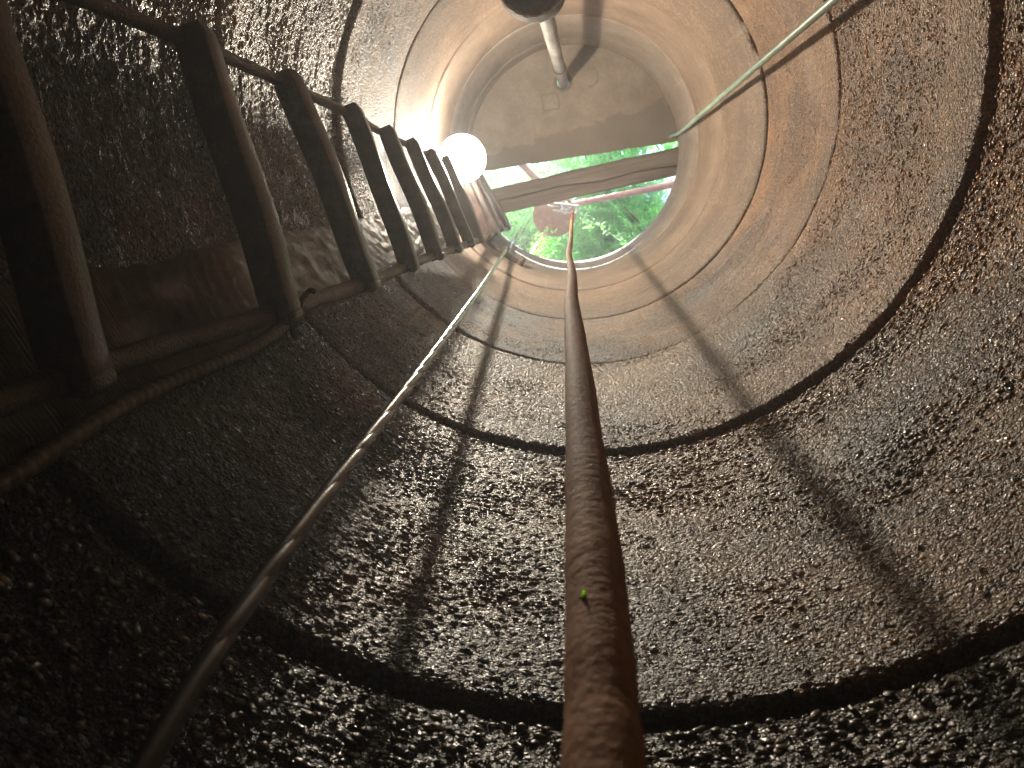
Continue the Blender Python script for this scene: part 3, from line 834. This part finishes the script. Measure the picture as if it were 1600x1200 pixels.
# ---------------------------------------------------------------- tripod hoist above
apex = at(880, 322, 11.6)
tri = thing('tripod_hoist', (apex.x, apex.y, -.16), 'reddish pole tripod with pulley standing over the well', 'tripod')
def leg(px, py, zr, mat='redpole', rad=.021):
    p = at(px, py, zr); dirn = (p-apex)
    s = (-.16-apex.z)/dirn.z
    foot = apex+dirn*s
    tube('leg', smooth_path([apex-dirn.normalized()*.06, foot], 24), rad, M[mat], tri, 14, .02)
    print('leg foot', foot.xy.length)
leg(833, 396, 10.3); leg(1058, 287, 9.6); leg(818, 260, 10.1)
pc = at(866, 336, 11.0)
V = []; n = 48
u, v = Vector((1, 0, 0)), Vector((0, 1, 0))
g = tube_geo([pc-UPV*.003, pc-UPV*.002, pc+UPV*.002, pc+UPV*.003], lambda f: .150 if .2 < f < .8 else .147, 48)
link('top_plate', *g, M['plate'], tri)
# pulley block: two cheek plates, sheave and bolt
pk = at(884, 325, 10.7)
ex = Vector((1, .12, 0)).normalized(); ey = Vector((-.12, 1, 0))
pul = link('pulley_block', *join(box_geo(pk+ey*.024, ex, ey, UPV, .085, .004, .05, .002), box_geo(pk-ey*.024, ex, ey, UPV, .085, .004, .05, .002),
      tube_geo([pk-ey*.045, pk+ey*.045], .008, 10), box_geo(pk+ex*.08, ex, ey, UPV, .008, .03, .05, .002)), M['steel'], tri)
link('sheave', *tube_geo([pk-ey*.016, pk-ey*.008, pk, pk+ey*.008, pk+ey*.016], lambda f: .042-.012*math.sin(f*PI), 32), M['steel'], tri)
link('hook_bolt', *tube_geo([pk-ex*.12+UPV*.02, pk-ex*.02+UPV*.02], .006, 8), M['steel'], tri)

# ---------------------------------------------------------------- vegetation
def leaf_quads(cen, dirs, L, Wd, curl=.0):
    """diamond leaves: cen (n,3), dirs (n,3) -> (4n,3)"""
    n = len(cen)
    dirs = dirs/np.linalg.norm(dirs, axis=1, keepdims=True)
    rnd = rng.normal(size=(n, 3)); side = np.cross(dirs, rnd); side /= np.linalg.norm(side, axis=1, keepdims=True)
    L = np.asarray(L).reshape(-1, 1)*np.ones((n, 1)); Wd = np.asarray(Wd).reshape(-1, 1)*np.ones((n, 1))
    p0 = cen; p2 = cen+dirs*L; pm = cen+dirs*L*.45
    return np.stack([p0, pm+side*Wd, p2, pm-side*Wd], 1).reshape(-1, 3)

def tree(base, height, lean, crown_c, crown_r, n_sprays, per, mat, label, leafL=.05, leafW=.004, seed=1, trunk_r=.06):
    g = np.random.default_rng(seed); rr = random.Random(seed)
    o = thing('tree', base, label, 'tree', 'trees leaning over the well')
    top = Vector(crown_c)
    path = smooth_path([Vector(base), Vector(base).lerp(top, .4)+Vector((rr.uniform(-.15, .15), rr.uniform(-.15, .15), .3)), top+Vector((0, 0, crown_r[2]*.3))], 12)
    geos = [tube_geo(path, lambda f: trunk_r*(1-.75*f), 12, .05)]
    tips = []
    for k in range(34):
        s = path[int(len(path)*rr.uniform(.35, .98))]
        v = Vector(g.normal(size=3)); v.normalize(); q = rr.uniform(.35, 1)**.5
        tip = top+Vector((v.x*crown_r[0]*q, v.y*crown_r[1]*q, v.z*crown_r[2]*q))
        mid = s.lerp(tip, .5)+Vector((0, 0, .12))
        bp_ = smooth_path([s, mid, tip], 7)
        geos.append(tube_geo(bp_, lambda f: trunk_r*.22*(1-.85*f)+.002, 6)); tips.append(bp_)
    link('trunk', *join(*geos), M['bark'], o)
    cen = []; dr = []
    for k in range(n_sprays):
        b = tips[k % len(tips)]
        p = np.array(b[int(len(b)*rr.uniform(.3, .999))][:]) + g.normal(size=3)*np.array(crown_r)*.13
        dv = g.normal(size=3); dv[2] = -abs(dv[2])*.5+.15; dv /= np.linalg.norm(dv)
        LL = rr.uniform(.18, .45)
        s = g.random(per)
        pts = p + dv[None, :]*s[:, None]*LL + np.array([0, 0, -1])[None, :]*(s[:, None]**2)*LL*.35
        cen.append(pts); dr.append(dv[None, :]*.9+g.normal(size=(per, 3))*.6)
    cen = np.concatenate(cen); dr = np.concatenate(dr)
    quads('crown', leaf_quads(cen, dr, leafL*(.6+.8*g.random(len(cen))), leafW), M[mat], o)
    return o
# crowns overhang the opening as seen from below; trunks stand round the well
tree((-1.1, 2.0, -.16), 4, 0, (-.35, .55, 3.3), (.8, .7, .7), 1000, 60, 'leafA', 'feathery dark green tree filling the lower left of the opening', .055, .0035, 3)
tree((1.9, 1.7, -.16), 4, 0, (.62, .6, 3.5), (.65, .62, .7), 1400, 60, 'leafA', 'feathery green tree behind the red pole on the right of the opening', .06, .0038, 5)
tree((-.6, -3.2, -.16), 5, 0, (.45, -.2, 4.8), (1.0, .5, .6), 1500, 60, 'leafB', 'bright green tree seen in the slit between slab and beam', .05, .004, 8)
tree((3.2, -1.2, -.16), 5, 0, (1.9, .5, 5.6), (.7, .7, .8), 220, 60, 'leafB', 'pale green sparse tree by the bright sky gap on the right', .06, .005, 9)
tree((-2.8, 3.4, -.16), 6, 0, (-.3, 1.35, 6.2), (1.3, 1.0, 1.1), 1100, 50, 'leafA', 'tall green tree high behind the whole lower half of the opening', .09, .007, 12, .1)

# leafy twig leaning over the rim
def twig(name, pts, label, n, L, Wd, mat, seed, spread):
    g = np.random.default_rng(seed)
    o = thing(name, pts[0], label, 'plant')
    path = smooth_path(pts, 12)
    link('stem', *tube_geo(path, lambda f: .004*(1-.6*f), 8), M['leafC' if mat == 'leafC' else 'bark'], o)
    P = []; D = []
    for k in range(n):
        i = int(g.random()*(len(path)-1)); p = path[i]; tdir = (path[min(i+1, len(path)-1)]-path[max(0, i-1)]).normalized()
        v = g.normal(size=3); P.append(np.array(p[:])+g.normal(size=3)*spread); D.append(np.array(tdir[:])*.5+v*.7)
    P = np.array(P); D = np.array(D); D /= np.linalg.norm(D, axis=1, keepdims=True)
    nn_ = len(P); rnd = g.normal(size=(nn_, 3)); side = np.cross(D, rnd); side /= np.linalg.norm(side, axis=1, keepdims=True)
    up_ = np.cross(side, D)
    ll = (L*(.6+.8*g.random(nn_)))[:, None]
    V = []
    prof = [(0, .0), (.2, .75), (.45, 1), (.75, .7), (1, 0)]
    for (f, w_), (f2, w2_) in zip(prof[:-1], prof[1:]):
        c1 = P+D*ll*f-up_*ll*.25*f*f; c2 = P+D*ll*f2-up_*ll*.25*f2*f2
        V.append(np.stack([c1-side*Wd*w_, c1+side*Wd*w_, c2+side*Wd*w2_, c2-side*Wd*w2_], 1))
    V = np.stack(V, 1).reshape(-1, 3)
    quads('leaves', V, M[mat], o)
    return o
twig('leafy_branch', [at(1075, 425, 8.6), at(1030, 400, 8.9), at(1000, 385, 9.2), at(965, 372, 9.5), at(935, 352, 9.8), at(903, 340, 10.2)],
     'pale glossy leafed branch slanting from the lower right rim to the pulley', 95, .05, .008, 'leafC', 21, .012)
twig('leafy_shrub', [at(820, 428, 8.3), at(838, 405, 8.8), at(850, 385, 9.2), at(856, 374, 9.6)],
     'bright green bushy shrub tip at the lower left rim beside the tripod leg', 420, .024, .005, 'leafB', 22, .036)

# ---------------------------------------------------------------- damp air
HAZE = True
if HAZE:
    bpy.ops.mesh.primitive_cube_add(size=1)
    hz = bpy.context.object; hz.name = 'haze'; hz.scale = (700, 700, 20); hz.location = (0, 0, 20/2-6)
    hm = bpy.data.materials.new('damp_air'); hm.use_nodes = True; n_ = hm.node_tree.nodes; n_.clear()
    pv = n_.new('ShaderNodeVolumePrincipled'); pv.inputs['Color'].default_value = (.92, .93, .95, 1)
    pv.inputs['Density'].default_value = .024; pv.inputs['Anisotropy'].default_value = .55
    ou = n_.new('ShaderNodeOutputMaterial'); hm.node_tree.links.new(pv.outputs[0], ou.inputs['Volume'])
    hz.data.materials.append(hm)
    tag(hz, 'thin damp air in the well', kind='stuff')

# ---------------------------------------------------------------- light
w = bpy.data.worlds.new('World'); sc.world = w; w.use_nodes = True
nt = w.node_tree; sky = nt.nodes.new('ShaderNodeTexSky'); sky.sky_type = 'NISHITA'; sky.sun_disc = False
SE, SA = math.radians(52), math.radians(200)
sky.sun_elevation = SE; sky.sun_rotation = SA; sky.air_density = 1.0; sky.dust_density = 0.2; sky.ozone_density = 4
nt.links.new(sky.outputs[0], nt.nodes['Background'].inputs[0]); nt.nodes['Background'].inputs[1].default_value = .10
sd = Vector((math.sin(SA)*math.cos(SE), math.cos(SA)*math.cos(SE), math.sin(SE)))
sl = bpy.data.lights.new('sun', 'SUN'); sl.energy = 5; sl.angle = math.radians(.5); sl.color = (1, .95, .86)
so = bpy.data.objects.new('sun', sl); C.objects.link(so); so.rotation_euler = sd.to_track_quat('Z', 'Y').to_euler(); so.location = (0, 0, 12)

# ---------------------------------------------------------------- camera
cd = bpy.data.cameras.new('camera'); co = bpy.data.objects.new('camera', cd); C.objects.link(co)
cd.sensor_width = 36; cd.lens = 27; cd.clip_start = .01; cd.clip_end = 2000; cd.dof.use_dof = True; cd.dof.focus_distance = 1.05; cd.dof.aperture_fstop = 14
co.matrix_world = Matrix(((right.x, -down.x, -fwd.x, CAM.x), (right.y, -down.y, -fwd.y, CAM.y), (right.z, -down.z, -fwd.z, CAM.z), (0, 0, 0, 1)))
sc.camera = co
sc.view_settings.view_transform = 'Standard'; sc.view_settings.look = 'None'; sc.view_settings.exposure = 3.2; sc.view_settings.gamma = 1
sc.cycles.use_denoising = True
sc.cycles.max_bounces = 7; sc.cycles.use_adaptive_sampling = True; sc.cycles.adaptive_threshold = .03; sc.cycles.volume_bounces = 0
sc.cycles.sample_clamp_indirect = 6
